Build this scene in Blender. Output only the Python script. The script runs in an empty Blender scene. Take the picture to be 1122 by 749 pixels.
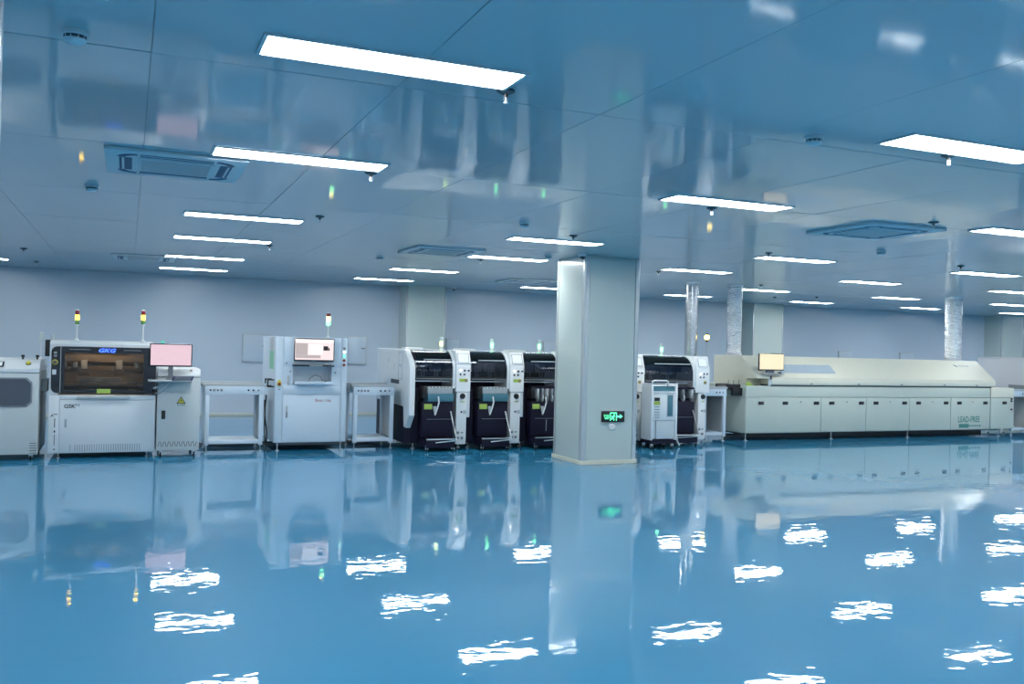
import bpy, bmesh, math, random
from mathutils import Vector, Matrix

# ------------------------------------------------------------------ camera / light / exposure
scene = bpy.context.scene
COL = scene.collection
EYE = 1.62            # camera height
H = 2.914             # ceiling height
YAW, PITCH, ROLL, FPX = 0.400427, 0.004725, 0.025669, 994.14

def make_camera():
    cy, sy = math.cos(YAW), math.sin(YAW)
    f = Vector((sy*math.cos(PITCH), cy*math.cos(PITCH), math.sin(PITCH)))
    r = Vector((cy, -sy, 0)); u = r.cross(f)
    c, s = math.cos(ROLL), math.sin(ROLL)
    r, u = c*r+s*u, -s*r+c*u
    cam = bpy.data.cameras.new('camera'); o = bpy.data.objects.new('camera', cam)
    COL.objects.link(o)
    m = Matrix.Identity(4)
    for i in range(3):
        m[i][0], m[i][1], m[i][2] = r[i], u[i], -f[i]
    m[2][3] = EYE
    o.matrix_world = m
    cam.sensor_fit = 'HORIZONTAL'; cam.sensor_width = 36
    cam.lens = 36*FPX/1122
    cam.clip_end = 200
    scene.camera = o
make_camera()

world = bpy.data.worlds.new('world'); scene.world = world
world.use_nodes = True
world.node_tree.nodes['Background'].inputs[0].default_value = (.6, .8, 1, 1)
world.node_tree.nodes['Background'].inputs[1].default_value = 0.05

scene.view_settings.view_transform = 'Standard'
scene.view_settings.look = 'None'
scene.view_settings.gamma = 1
scene.view_settings.use_curve_mapping = False
scene.view_settings.exposure = 0.36
PANEL_LIGHT = 26.0      # radiance of the ceiling light diffusers

random.seed(7)

# ------------------------------------------------------------------ materials
MATS = {}
def mat(name, col, rough=.45, metal=0.0, coat=0.0, coat_rough=.03, spec=.5, var=.04, vscale=6.0,
        emit=None, estr=0.0, bump=0.0, bscale=30.0, stretch=None):
    m = bpy.data.materials.new(name); m.use_nodes = True
    nt = m.node_tree; b = nt.nodes['Principled BSDF']
    b.inputs['Roughness'].default_value = rough
    b.inputs['Metallic'].default_value = metal
    b.inputs['Coat Weight'].default_value = coat
    b.inputs['Coat Roughness'].default_value = coat_rough
    b.inputs['Specular IOR Level'].default_value = spec
    tc = nt.nodes.new('ShaderNodeTexCoord')
    src = tc.outputs['Object']
    if stretch:
        mp = nt.nodes.new('ShaderNodeMapping'); mp.inputs['Scale'].default_value = stretch
        nt.links.new(src, mp.inputs['Vector']); src = mp.outputs['Vector']
    if var > 0:
        n = nt.nodes.new('ShaderNodeTexNoise'); n.inputs['Scale'].default_value = vscale
        n.inputs['Detail'].default_value = 3
        nt.links.new(src, n.inputs['Vector'])
        mx = nt.nodes.new('ShaderNodeMix'); mx.data_type = 'RGBA'
        mx.inputs[6].default_value = (*[c*(1-var) for c in col], 1)
        mx.inputs[7].default_value = (*[min(1, c*(1+var)) for c in col], 1)
        nt.links.new(n.outputs['Fac'], mx.inputs[0])
        nt.links.new(mx.outputs[2], b.inputs['Base Color'])
    else:
        b.inputs['Base Color'].default_value = (*col, 1)
    if bump > 0:
        n2 = nt.nodes.new('ShaderNodeTexNoise'); n2.inputs['Scale'].default_value = bscale
        n2.inputs['Detail'].default_value = 2
        nt.links.new(src, n2.inputs['Vector'])
        bp = nt.nodes.new('ShaderNodeBump'); bp.inputs['Strength'].default_value = 1.0
        bp.inputs['Distance'].default_value = bump
        nt.links.new(n2.outputs['Fac'], bp.inputs['Height'])
        nt.links.new(bp.outputs['Normal'], b.inputs['Normal'])
        if coat > 0: nt.links.new(bp.outputs['Normal'], b.inputs['Coat Normal'])
    if emit:
        b.inputs['Emission Color'].default_value = (*emit, 1)
        b.inputs['Emission Strength'].default_value = estr
    MATS[name] = m
    return m

def glass(name, tint, refl=1.0, rough=.02):
    """dark see-through pane: tinted transparency under a Fresnel reflection"""
    m = bpy.data.materials.new(name); m.use_nodes = True
    nt = m.node_tree; nt.nodes.clear()
    out = nt.nodes.new('ShaderNodeOutputMaterial')
    tr = nt.nodes.new('ShaderNodeBsdfTransparent'); tr.inputs[0].default_value = (*tint, 1)
    gl = nt.nodes.new('ShaderNodeBsdfGlossy'); gl.inputs['Roughness'].default_value = rough
    gl.inputs[0].default_value = (refl, refl, refl, 1)
    fr = nt.nodes.new('ShaderNodeFresnel'); fr.inputs[0].default_value = 1.5
    mx = nt.nodes.new('ShaderNodeMixShader')
    nt.links.new(fr.outputs[0], mx.inputs[0]); nt.links.new(tr.outputs[0], mx.inputs[1])
    nt.links.new(gl.outputs[0], mx.inputs[2]); nt.links.new(mx.outputs[0], out.inputs[0])
    MATS[name] = m
    return m

def screen_mat(name, base, line, strength, sx, sy, amount=.5):
    """a lit display with rows of small blocks on it"""
    m = bpy.data.materials.new(name); m.use_nodes = True
    nt = m.node_tree; b = nt.nodes['Principled BSDF']
    b.inputs['Base Color'].default_value = (.02, .02, .02, 1); b.inputs['Roughness'].default_value = .2
    tc = nt.nodes.new('ShaderNodeTexCoord'); mp = nt.nodes.new('ShaderNodeMapping')
    mp.inputs['Rotation'].default_value = (math.radians(90), 0, 0)
    mp.inputs['Scale'].default_value = (sx, sy, sy)
    br = nt.nodes.new('ShaderNodeTexBrick'); br.inputs['Scale'].default_value = 1.0
    br.inputs['Color1'].default_value = (*line, 1); br.inputs['Color2'].default_value = (*base, 1)
    br.inputs['Mortar'].default_value = (*base, 1); br.inputs['Mortar Size'].default_value = .12
    br.inputs['Bias'].default_value = amount
    nt.links.new(tc.outputs['Object'], mp.inputs[0]); nt.links.new(mp.outputs[0], br.inputs['Vector'])
    nt.links.new(br.outputs['Color'], b.inputs['Emission Color'])
    b.inputs['Emission Strength'].default_value = strength
    MATS[name] = m
    return m

def floor_material():
    m = bpy.data.materials.new('blue_epoxy'); m.use_nodes = True
    nt = m.node_tree; b = nt.nodes['Principled BSDF']; L = nt.links.new
    tc = nt.nodes.new('ShaderNodeTexCoord')
    n = nt.nodes.new('ShaderNodeTexNoise'); n.inputs['Scale'].default_value = .6; n.inputs['Detail'].default_value = 4
    L(tc.outputs['Object'], n.inputs['Vector'])
    mx = nt.nodes.new('ShaderNodeMix'); mx.data_type = 'RGBA'
    mx.inputs[6].default_value = (.018, .222, .405, 1); mx.inputs[7].default_value = (.024, .245, .44, 1)
    L(n.outputs['Fac'], mx.inputs[0]); L(mx.outputs[2], b.inputs['Base Color'])
    b.inputs['Roughness'].default_value = .5
    b.inputs['Specular IOR Level'].default_value = .2
    b.inputs['Coat Weight'].default_value = 1.0
    b.inputs['Coat Roughness'].default_value = .02
    b.inputs['Coat IOR'].default_value = 1.46
    # trowel waves of the poured resin
    w = nt.nodes.new('ShaderNodeTexNoise'); w.inputs['Scale'].default_value = 9.5; w.inputs['Detail'].default_value = 1.5
    w.inputs['Distortion'].default_value = .6
    mp = nt.nodes.new('ShaderNodeMapping'); mp.inputs['Scale'].default_value = (.62, 1.0, 1)
    mp.inputs['Rotation'].default_value = (0, 0, .35)
    L(tc.outputs['Object'], mp.inputs['Vector']); L(mp.outputs['Vector'], w.inputs['Vector'])
    w2 = nt.nodes.new('ShaderNodeTexNoise'); w2.inputs['Scale'].default_value = 1.1; w2.inputs['Detail'].default_value = 1
    L(tc.outputs['Object'], w2.inputs['Vector'])
    ad = nt.nodes.new('ShaderNodeMath'); ad.operation = 'MULTIPLY_ADD'; ad.inputs[1].default_value = 3.0
    L(w2.outputs['Fac'], ad.inputs[0]); L(w.outputs['Fac'], ad.inputs[2])
    bp = nt.nodes.new('ShaderNodeBump'); bp.inputs['Strength'].default_value = 1; bp.inputs['Distance'].default_value = .0008
    L(ad.outputs[0], bp.inputs['Height'])
    L(bp.outputs['Normal'], b.inputs['Coat Normal'])
    MATS['floor'] = m

floor_material()
mat('ceiling', (.45, .52, .545), .4, coat=.68, coat_rough=.055, var=.02, vscale=.8, bump=.0006, bscale=1.6)
mat('wall', (.57, .63, .70), .3, coat=.35, coat_rough=.12, var=.02, vscale=1.2)
mat('column_panel', (.54, .60, .56), .32, coat=.5, coat_rough=.1, var=.02, vscale=2)
mat('column_trim', (.55, .58, .58), .25, metal=.35, var=.02)
mat('aluminium', (.72, .73, .74), .28, metal=.9, var=.03)
mat('steel', (.62, .63, .64), .22, metal=1.0, var=.06, vscale=9, bump=.004, bscale=7)
mat('foil', (.74, .75, .76), .2, metal=1.0, var=.05, bump=.03, bscale=22, stretch=(1, 1, 1.6))
mat('cream_strip', (.74, .70, .56), .5, var=.05)
mat('pale_strip', (.60, .60, .52), .5, var=.04)
mat('white_paint', (.70, .73, .74), .4, coat=.2, coat_rough=.15, var=.02)
mat('cool_white', (.66, .735, .80), .38, coat=.3, coat_rough=.12, var=.02)
mat('bright_white', (.83, .83, .82), .4, coat=.2, var=.015)
mat('grey_paint', (.57, .60, .59), .42, coat=.15, coat_rough=.2, var=.03)
mat('oven_paint', (.545, .59, .52), .42, coat=.2, coat_rough=.15, var=.025)
mat('oven_hood', (.77, .73, .60), .42, coat=.2, coat_rough=.15, var=.025)
mat('lavender_paint', (.62, .62, .66), .45, var=.02)
mat('mid_grey', (.22, .24, .26), .5, var=.05)
mat('light_grey', (.50, .52, .53), .45, var=.04)
mat('black', (.012, .012, .014), .4, var=.1)
mat('gloss_black', (.01, .011, .016), .12, coat=.6, var=.05)
mat('navy_black', (.010, .008, .024), .5, spec=.25, var=.1)
mat('rubber', (.02, .02, .022), .7, var=.1)
mat('teal_plastic', (.07, .20, .25), .35, var=.08)
mat('yellow', (.62, .56, .05), .5, var=.05)
mat('lime_label', (.42, .55, .10), .5, var=.05)
mat('red_button', (.35, .03, .02), .35, var=.05)
mat('red_lamp_off', (.30, .02, .03), .2, coat=.5, var=.03)
mat('green_lamp_off', (.12, .28, .07), .25, coat=.4, var=.03)
mat('clear_lamp', (.62, .70, .70), .2, coat=.5, var=.03)
mat('amber_lamp', (.9, .6, .05), .3, var=0, emit=(1, .62, .05), estr=4.5)
mat('yellow_lamp', (.9, .7, .2), .3, var=0, emit=(1, .78, .25), estr=3.2)
mat('green_lamp', (.3, .9, .4), .3, var=0, emit=(.18, 1, .34), estr=3.0)
mat('lime_lamp', (.6, .9, .4), .3, var=0, emit=(.75, 1, .30), estr=2.6)
mat('white_led', (.9, .9, .9), .3, var=0, emit=(1, 1, 1), estr=4.0)
mat('green_led', (.1, .7, .4), .3, var=0, emit=(.1, 1, .55), estr=2.0)
mat('green_tape', (.25, .55, .36), .5, var=.04)
mat('mint', (.22, .75, .55), .5, var=.03)
mat('blue_logo', (.05, .1, .8), .3, var=0, emit=(.05, .14, 1), estr=2.2)
mat('exit_green', (.1, .8, .4), .4, var=0, emit=(.12, 1, .42), estr=1.6)
mat('print_black', (.03, .03, .035), .5, var=0)
mat('print_grey', (.32, .36, .40), .5, var=0)
mat('print_red', (.40, .08, .08), .5, var=0)
mat('print_green', (.08, .26, .22), .5, var=0)
mat('print_teal', (.07, .25, .23), .5, var=0)
mat('pane_blue', (.48, .55, .62), .12, coat=1.0, var=.02)
mat('outline_blue', (.30, .45, .55), .5, var=0)
mat('tan_metal', (.36, .29, .21), .5, var=.15, vscale=9)
mat('brown_metal', (.16, .12, .09), .5, var=.15, vscale=9)
mat('keyboard_blue', (.03, .035, .10), .4, var=.1)
mat('ac_plastic', (.66, .70, .71), .45, var=.02)
mat('loader_window', (.085, .095, .115), .15, coat=.5, var=.1)
mat('ac_slot', (.05, .10, .18), .6, var=.05)
mat('slot_dark', (.08, .10, .11), .6, var=.05)
mat('diffuser', (.9, .9, .9), .5, var=0, emit=(.92, .98, 1.0), estr=PANEL_LIGHT)
mat('warm_fill_glow', (.9, .9, .9), .5, var=0, emit=(1.0, .80, .58), estr=16)  # warm glow added to brighten the printer interior
mat('cool_fill_glow', (.9, .9, .9), .5, var=0, emit=(.85, .93, 1.0), estr=6)  # cool glow added to brighten the mounter interiors
mat('screen_light', (.75, .78, .8), .2, coat=.5, var=0, emit=(.8, .86, .9), estr=.22)
mat('win_grey', (.1, .1, .1), .3, var=0, emit=(.52, .43, .42), estr=.7)
mat('win_white', (.1, .1, .1), .3, var=0, emit=(.95, .86, .86), estr=.95)
mat('win_black', (.02, .02, .02), .3, var=0)
screen_mat('screen_pink', (.84, .60, .68), (.72, .26, .34), .78, 8, 9, .1)
screen_mat('screen_rose', (.86, .72, .72), (.80, .64, .66), .9, 8, 6, 0)
screen_mat('screen_yellow', (1, .86, .60), (.98, .74, .34), .82, 8, 8, 0)
glass('smoked_glass', (.34, .36, .44))
glass('window_glass', (.72, .68, .62))
glass('dark_glass', (.10, .12, .14))

# ------------------------------------------------------------------ mesh helpers
class MB:
    def __init__(self): self.bm = bmesh.new()
    def box(self, x0, x1, y0, y1, z0, z1, bev=0.0, seg=2):
        r = bmesh.ops.create_cube(self.bm, size=1)
        vs = r['verts']
        for v in vs:
            v.co = Vector(((x0+x1)/2+v.co.x*(x1-x0), (y0+y1)/2+v.co.y*(y1-y0), (z0+z1)/2+v.co.z*(z1-z0)))
        if bev > 0:
            es = list({e for v in vs for e in v.link_edges})
            bmesh.ops.bevel(self.bm, geom=es, offset=bev, segments=seg, profile=.5, affect='EDGES', clamp_overlap=True)
        return self
    def prism(self, poly, axis, a0, a1, bev=0.0):
        def P(p, a):
            return {'x': (a, p[0], p[1]), 'y': (p[0], a, p[1]), 'z': (p[0], p[1], a)}[axis]
        n = len(poly)
        A = [self.bm.verts.new(P(p, a0)) for p in poly]; B = [self.bm.verts.new(P(p, a1)) for p in poly]
        fs = [self.bm.faces.new(A), self.bm.faces.new(B[::-1])]
        for i in range(n): fs.append(self.bm.faces.new((A[i], B[i], B[(i+1) % n], A[(i+1) % n])))
        if bev > 0:
            es = list({e for f in fs[:2] for e in f.edges})
            bmesh.ops.bevel(self.bm, geom=es, offset=bev, segments=2, profile=.5, affect='EDGES', clamp_overlap=True)
        return self
    def lathe(self, prof, c=(0, 0, 0), seg=20, axis='z'):
        rings = []
        for (r, h) in prof:
            ring = []
            for i in range(seg):
                a = 2*math.pi*i/seg; p, q = r*math.cos(a), r*math.sin(a)
                o = {'z': (p, q, h), 'y': (p, h, q), 'x': (h, p, q)}[axis]
                ring.append(self.bm.verts.new((c[0]+o[0], c[1]+o[1], c[2]+o[2])))
            rings.append(ring)
        for k in range(len(rings)-1):
            for i in range(seg):
                j = (i+1) % seg
                self.bm.faces.new((rings[k][i], rings[k][j], rings[k+1][j], rings[k+1][i]))
        self.bm.faces.new(rings[0][::-1]); self.bm.faces.new(rings[-1])
        return self
    def cyl(self, c, r, h, axis='z', seg=16):
        return self.lathe([(r, 0), (r, h)], c, seg, axis)
    def tube(self, pts, r, seg=8):
        pts = [Vector(p) for p in pts]; rings = []
        for i, p in enumerate(pts):
            t = (pts[min(i+1, len(pts)-1)]-pts[max(i-1, 0)]).normalized()
            a = Vector((0, 0, 1)) if abs(t.z) < .9 else Vector((1, 0, 0))
            u = t.cross(a).normalized(); w = t.cross(u)
            rings.append([self.bm.verts.new(p+u*r*math.cos(2*math.pi*k/seg)+w*r*math.sin(2*math.pi*k/seg)) for k in range(seg)])
        for k in range(len(rings)-1):
            for i in range(seg):
                j = (i+1) % seg
                self.bm.faces.new((rings[k][i], rings[k][j], rings[k+1][j], rings[k+1][i]))
        self.bm.faces.new(rings[0][::-1]); self.bm.faces.new(rings[-1])
        return self
    def mesh(self, name, m, smooth=True):
        bmesh.ops.recalc_face_normals(self.bm, faces=self.bm.faces[:])
        me = bpy.data.meshes.new(name); self.bm.to_mesh(me); self.bm.free()
        me.materials.append(MATS[m])
        if smooth:
            me.shade_smooth(); me.set_sharp_from_angle(angle=math.radians(35))
        return me
    def build(self, name, m, parent=None, loc=(0, 0, 0), label=None):
        o = bpy.data.objects.new(name, self.mesh(name, m)); COL.objects.link(o)
        o.location = loc
        if parent: o.parent = parent
        if label: o['label'] = label
        return o

def inst(name, me, parent=None, loc=(0, 0, 0), rot=(0, 0, 0)):
    o = bpy.data.objects.new(name, me); COL.objects.link(o); o.location = loc; o.rotation_euler = rot
    if parent: o.parent = parent
    return o
def tag(o, label, cat, group=None):
    o['label'] = label; o['category'] = cat
    if group: o['group'] = group
    return o
def thing(name, label, cat, loc=(0, 0, 0), group=None, rz=0):
    o = bpy.data.objects.new(name, None); COL.objects.link(o); o.location = loc; o.rotation_euler = (0, 0, rz)
    o.empty_display_size = .1
    return tag(o, label, cat, group)
def struct(o):
    o['kind'] = 'structure'; return o
def children(o): return [c for c in bpy.data.objects if c.parent == o]
def copy_tree(o, loc=None, parent=None):
    c = o.copy(); COL.objects.link(c)
    if parent: c.parent = parent
    if loc: c.location = loc
    for ch in children(o): copy_tree(ch, None, c)
    return c
def box(name, m, parent, x0, x1, y0, y1, z0, z1, bev=0.0, label=None):
    return MB().box(x0, x1, y0, y1, z0, z1, bev).build(name, m, parent, label=label)
def text(name, s, size, loc, m, parent, rot=(math.pi/2, 0, 0), align='LEFT', sx=1.0, shear=0, depth=.0012, bold=0.0):
    cu = bpy.data.curves.new(name, 'FONT'); cu.body = s; cu.size = size; cu.align_x = align
    cu.extrude = depth; cu.shear = shear; cu.offset = bold; cu.resolution_u = 2
    t = bpy.data.objects.new(name, cu); COL.objects.link(t)
    dg = bpy.context.evaluated_depsgraph_get()
    me = bpy.data.meshes.new_from_object(t.evaluated_get(dg))
    bpy.data.objects.remove(t); bpy.data.curves.remove(cu)
    me.materials.clear(); me.materials.append(MATS[m]); me.name = name
    o = inst(name, me, parent, loc, rot); o.scale = (sx, 1, 1)
    return o
def button(parent, name, x, y, z, r, m, h=.014, ring=None, seg=14):
    o = MB().lathe([(r, 0), (r, -h*.7), (r*.8, -h)], (x, y, z), seg, 'y').build(name, m, parent)
    if ring:
        MB().lathe([(r*1.35, 0), (r*1.35, -h*.3)], (x, y, z), seg, 'y').build('bezel', ring, o)
    return o
def caster(parent, x, y, r=.035, top=.1, name='caster'):
    o = MB().lathe([(r*.8, -.012), (r, -.008), (r, .008), (r*.8, .012)], (x, y, r), 16, 'x').build(name, 'rubber', parent)
    MB().box(x-.02, x+.02, y-.02, y+.02, r, top).build('fork', 'aluminium', o)
    return o
def foot(parent, x, y, top=.1, r=.028):
    return MB().lathe([(r, 0), (r, .008), (r*.45, .02), (.009, .022), (.009, top)], (x, y, 0), 12).build('levelling_foot', 'aluminium', parent)
def tower(parent, x, y, z, pole, lamps, r=.026, name='signal_tower', pole_m='bright_white', pr=.0095):
    """signal tower: foot and pole, then lamp segments from the bottom up"""
    t = MB().lathe([(.034, 0), (.034, .006), (pr*1.3, .03), (pr, .04), (pr, pole)], (x, y, z), 14).build(name, pole_m, parent)
    zz = z+pole
    for (h, m) in lamps:
        MB().lathe([(r*.94, 0), (r, .003), (r, h-.003), (r*.94, h)], (x, y, zz), 16).build('lamp', m, t)
        zz += h
    MB().lathe([(r, 0), (r*.9, .008), (r*.3, .011)], (x, y, zz), 16).build('cap', pole_m, t)
    return t

# ------------------------------------------------------------------ the room
X0, X1, Y0, YW = -7.0, 31.0, -5.0, 20.0
struct(MB().box(X0-.2, X1+.2, Y0-.2, YW+.2, -.1, 0).build('floor', 'floor'))
ceiling = struct(MB().box(X0-.2, X1+.2, Y0-.2, YW+.2, H+.012, H+.15).build('ceiling', 'ceiling'))
wall_back = struct(MB().box(X0, X1, YW, YW+.15, 0, H+.012).build('wall_back', 'wall'))
struct(MB().box(X0-.15, X0, Y0, YW, 0, H+.012).build('wall_left', 'wall'))
struct(MB().box(X1, X1+.15, Y0, YW, 0, H+.012).build('wall_right', 'wall'))
struct(MB().box(X0, X1, Y0-.15, Y0, 0, H+.012).build('wall_front', 'wall'))
struct(MB().box(X0, X1, YW-.012, YW, 0, .055, .003).build('baseboard_back', 'pale_strip'))
# ceiling panels, each a sheet of its own with an open joint round it
PW, PL = 1.155, 2.22
pm = MB().box(-PW/2+.0012, PW/2-.0012, -PL/2+.0045, PL/2-.0045, 0, .011, .002, 1).mesh('ceiling_panel', 'ceiling')
for j in range(-1, 8):
    yc = 4.45+PL*(j-.5)
    if yc+PL/2 > YW: continue
    for i in range(-5, 26):
        xc = .065+PW*(i+.5)
        inst('ceiling_panel', pm, ceiling, (xc, yc, H), (random.gauss(0, .0007), random.gauss(0, .0007), 0))

# slim door post near the camera, at the left rim of the view
post = struct(MB().box(-.404, -.377, 2.985, 3.035, 0, H).build('trim_1', 'aluminium'))
MB().box(-.376, -.359, 2.98, 3.04, 0, H, .006).build('edge_trim', 'aluminium', post)

# free-standing pillar
cx0, cx1, cy0, cy1 = 5.83, 6.71, 11.22, 12.12
col = struct(MB().box(cx0+.012, cx1-.012, cy0+.012, cy1-.012, 0, H).build('structural_column', 'column_panel'))
tag(col, 'grey-white panelled square pillar with exit sign standing free on the floor', 'pillar')
for (x0, x1, y0, y1) in ((cx0+.075, cx1-.075, cy0, cy0+.012), (cx0, cx0+.012, cy0+.075, cy1-.075),
                         (cx1-.012, cx1, cy0+.075, cy1-.075), (cx0+.075, cx1-.075, cy1-.012, cy1)):
    MB().box(x0, x1, y0, y1, .05, H-.02, .003, 1).build('cladding_panel', 'column_panel', col)
def corner_trim(px, py, sx, sy):
    w, t, n = .072, .016, 6
    pts = [(w, 0), (w, t), (t, t), (t, w), (0, w), (0, .022)]
    pts += [(.022-.022*math.sin(a), .022-.022*math.cos(a)) for a in [math.pi/2*(1-k/n) for k in range(1, n)]]
    pts += [(.022, 0)]
    MB().prism([(px+sx*a, py+sy*b) for a, b in pts], 'z', .05, H-.02).build('corner_trim', 'column_trim', col)
for sx, px in ((1, cx0-.003), (-1, cx1+.003)):
    for sy, py in ((1, cy0-.003), (-1, cy1+.003)): corner_trim(px, py, sx, sy)
for (x0, x1, y0, y1) in ((cx0-.014, cx1+.014, cy0-.016, cy0-.003), (cx0-.014, cx1+.014, cy1+.003, cy1+.016),
                         (cx0-.016, cx0-.003, cy0-.003, cy1+.003), (cx1+.003, cx1+.016, cy0-.003, cy1+.003)):
    MB().box(x0, x1, y0, y1, 0, .055, .004, 1).build('skirting', 'cream_strip', col)
# pilasters of the back wall
for i, (px0, px1) in enumerate(((5.66, 6.57), (15.05, 16.02), (24.2, 25.15))):
    p = struct(MB().box(px0, px1, 19.4, YW, 0, H).build('wall_pilaster', 'column_panel'))
    tag(p, ('pale boxed pilaster on the back wall behind the first mounter',
            'pale boxed pilaster on the back wall behind the oven monitor',
            'pale boxed pilaster on the back wall behind the far end of the oven')[i], 'pilaster')
    for sx, xx in ((1, px0-.004), (-1, px1-.03)):
        MB().box(xx, xx+.034, 19.393, 19.43, 0, H-.002, .006).build('corner_trim', 'column_trim', p)
    MB().box(px0-.01, px1+.01, 19.388, 19.4, 0, .09, .003).build('skirting', 'cream_strip', p)

# ------------------------------------------------------------------ ceiling fittings
LW, LD = 1.22, .30
lf = MB()
for (a, b, c, d) in ((-LW/2, LW/2, -LD/2, -LD/2+.014), (-LW/2, LW/2, LD/2-.014, LD/2),
                     (-LW/2, -LW/2+.018, -LD/2+.014, LD/2-.014), (LW/2-.018, LW/2, -LD/2+.014, LD/2-.014)):
    lf.box(a, b, c, d, -.012, 0)
lf_me = lf.mesh('frame', 'ac_plastic')
ld_me = MB().box(-LW/2+.018, LW/2-.018, -LD/2+.014, LD/2-.014, -.007, -.001).mesh('diffuser', 'diffuser')
rows = [-3.6, -1.4, 1.2, 4.07, 6.53, 9.97, 12.32, 15.28, 18.0]
for r, ry in enumerate(rows):
    for c in range(-1, 8):
        lx = .505+3.657*c+.6
        if r == 6 and c == 1: lx += .36
        where = ('in the rows over the empty entrance floor', 'in the rows over the empty entrance floor', 'in the rows over the empty entrance floor',
                 'in the row before the two nearer cassette air conditioners', 'in the row beside the two nearer cassette air conditioners',
                 'in the row just before the square pillar', 'in the row just before the machine line',
                 'in the row just behind the machine line', 'in the last row along the back wall')[r]
        t = thing('ceiling_light', 'slim white LED panel light '+where, 'ceiling light', (lx, ry, H), 'LED panel lights: '+where)
        inst('frame', lf_me, t); inst('diffuser', ld_me, t)

def arc(cx, cy, r, a0, a1, n=6):
    return [(cx+r*math.cos(math.radians(a0+(a1-a0)*k/n)), cy+r*math.sin(math.radians(a0+(a1-a0)*k/n))) for k in range(n+1)]
def cassette():
    t = thing('air_conditioner', 'square white ceiling cassette air conditioner with dark air slots around its grille', 'air conditioner', (0, 0, H), 'cassette air conditioners in the ceiling')
    s = .48
    MB().box(-s, s, -s, s, -.026, 0, .008).build('panel', 'ac_plastic', t)
    MB().box(-.262, .262, -.262, .262, -.034, -.0262, .004).build('grille', 'ac_plastic', t)
    g = children(t)[-1]
    for k in range(11):
        y = -.22+.044*k
        MB().box(-.235, .235, y-.014, y+.014, -.037, -.0342).build('slat', 'light_grey', g)
    for k in range(4):
        rm = Matrix.Rotation(k*math.pi/2, 4, 'Z')
        for nm, m, z0, z1, poly in (('air_slot', 'ac_slot', -.0285, -.0262, [(-.245, .30), (.245, .30), (.245, .385), (-.245, .385)]),
                            ('louvre', 'ac_plastic', -.0305, -.0287, [(-.24, .352), (.24, .352), (.24, .368), (-.24, .368)]),
                            ('corner_slot', 'ac_slot', -.0285, -.0262, arc(.25, .25, .15, 8, 82)+arc(.25, .25, .10, 82, 8))):
            o = MB().prism(poly, 'z', z0, z1).build(nm, m, t); o.data.transform(rm)
    return t
ac = cassette()
acs = [(.295, 7.23), (7.06, 7.17), (3.94, 11.9), (7.18, 16.3), (.2, 15.95)]
ac.location = (*acs[0], H)
acl = ('touching a panel light, between entrance and printer', 'over the open aisle before the oven', 'between first mounter and pillar',
       'near the back wall behind the pillar', 'near the back wall behind the printer')
ac['label'] = 'square white cassette air conditioner '+acl[0]
for (x, y), l in zip(acs[1:], acl[1:]): copy_tree(ac, (x, y, H))['label'] = 'square white cassette air conditioner '+l

def detector():
    t = thing('smoke_detector', 'round white smoke detector on the ceiling', 'smoke detector', (0, 0, H), 'smoke detectors on the ceiling')
    MB().lathe([(.056, 0), (.056, -.016), (.050, -.02)], seg=24).build('base', 'ac_plastic', t)
    MB().lathe([(.046, -.02), (.044, -.034)], seg=24).build('vent_ring', 'slot_dark', t)
    for k in range(10):
        a = 2*math.pi*k/10
        MB().box(.041*math.cos(a)-.004, .041*math.cos(a)+.004, .041*math.sin(a)-.004, .041*math.sin(a)+.004, -.034, -.0202).build('rib', 'ac_plastic', t)
    MB().lathe([(.048, -.034), (.046, -.042), (.034, -.05), (.012, -.053)], seg=24).build('cover', 'ac_plastic', t)
    return t
sd = detector()
sds = [(-.24, 4.3), (-.32, 8.62), (3.73, 4.28), (3.78, 8.68), (8.55, 8.56), (3.45, 13.3), (5.45, 11.63)]
sd.location = (*sds[0], H)
sdl = ('before the cassette air conditioner facing the printer', 'behind the cassette air conditioner facing the printer', 'in the row of the big near lights, over open floor',
       'over the aisle in front of the pillar', 'behind the cassette air conditioner before the oven', 'above the second link conveyor', 'beside the top of the pillar')
sd['label'] = 'round white smoke detector '+sdl[0]
for (x, y), l in zip(sds[1:], sdl[1:]): copy_tree(sd, (x, y, H))['label'] = 'round white smoke detector '+l

def sprinkler():
    t = thing('sprinkler', 'small pendent fire sprinkler with dark rose hanging from the ceiling', 'sprinkler', (0, 0, H), 'fire sprinklers under the ceiling')
    MB().lathe([(.046, 0), (.046, -.008), (.03, -.016), (.014, -.02)], seg=18).build('rose', 'slot_dark', t)
    MB().lathe([(.011, -.02), (.011, -.034), (.006, -.036)], seg=12).build('body', 'black', t)
    MB().box(-.012, -.009, -.003, .003, -.064, -.03).box(.009, .012, -.003, .003, -.064, -.03).build('yoke', 'aluminium', t)
    MB().lathe([(.004, -.036), (.004, -.060)], seg=8).build('bulb', 'clear_lamp', t)
    MB().lathe([(.005, -.060), (.013, -.064), (.013, -.067), (.004, -.068)], seg=14).build('deflector', 'aluminium', t)
    return t
sp = sprinkler()
sps = [(1.73, 4.25), (1.67, 6.78), (4.8, 4.26), (4.81, 6.83), (1.8, 9.44), (7.08, 6.44), (8.0, 12.8), (7.6, 9.52), (4.7, 9.37),
       (10.76, 9.3), (-1.49, 15.58), (-1.53, 18.15), (1.75, 12.7), (11.1, 14.1), (14.3, 16.2), (13.7, 16.9), (4.85, 12.75)]
sp.location = (*sps[0], H)
for (x, y) in sps[1:]: copy_tree(sp, (x, y, H))

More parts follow.
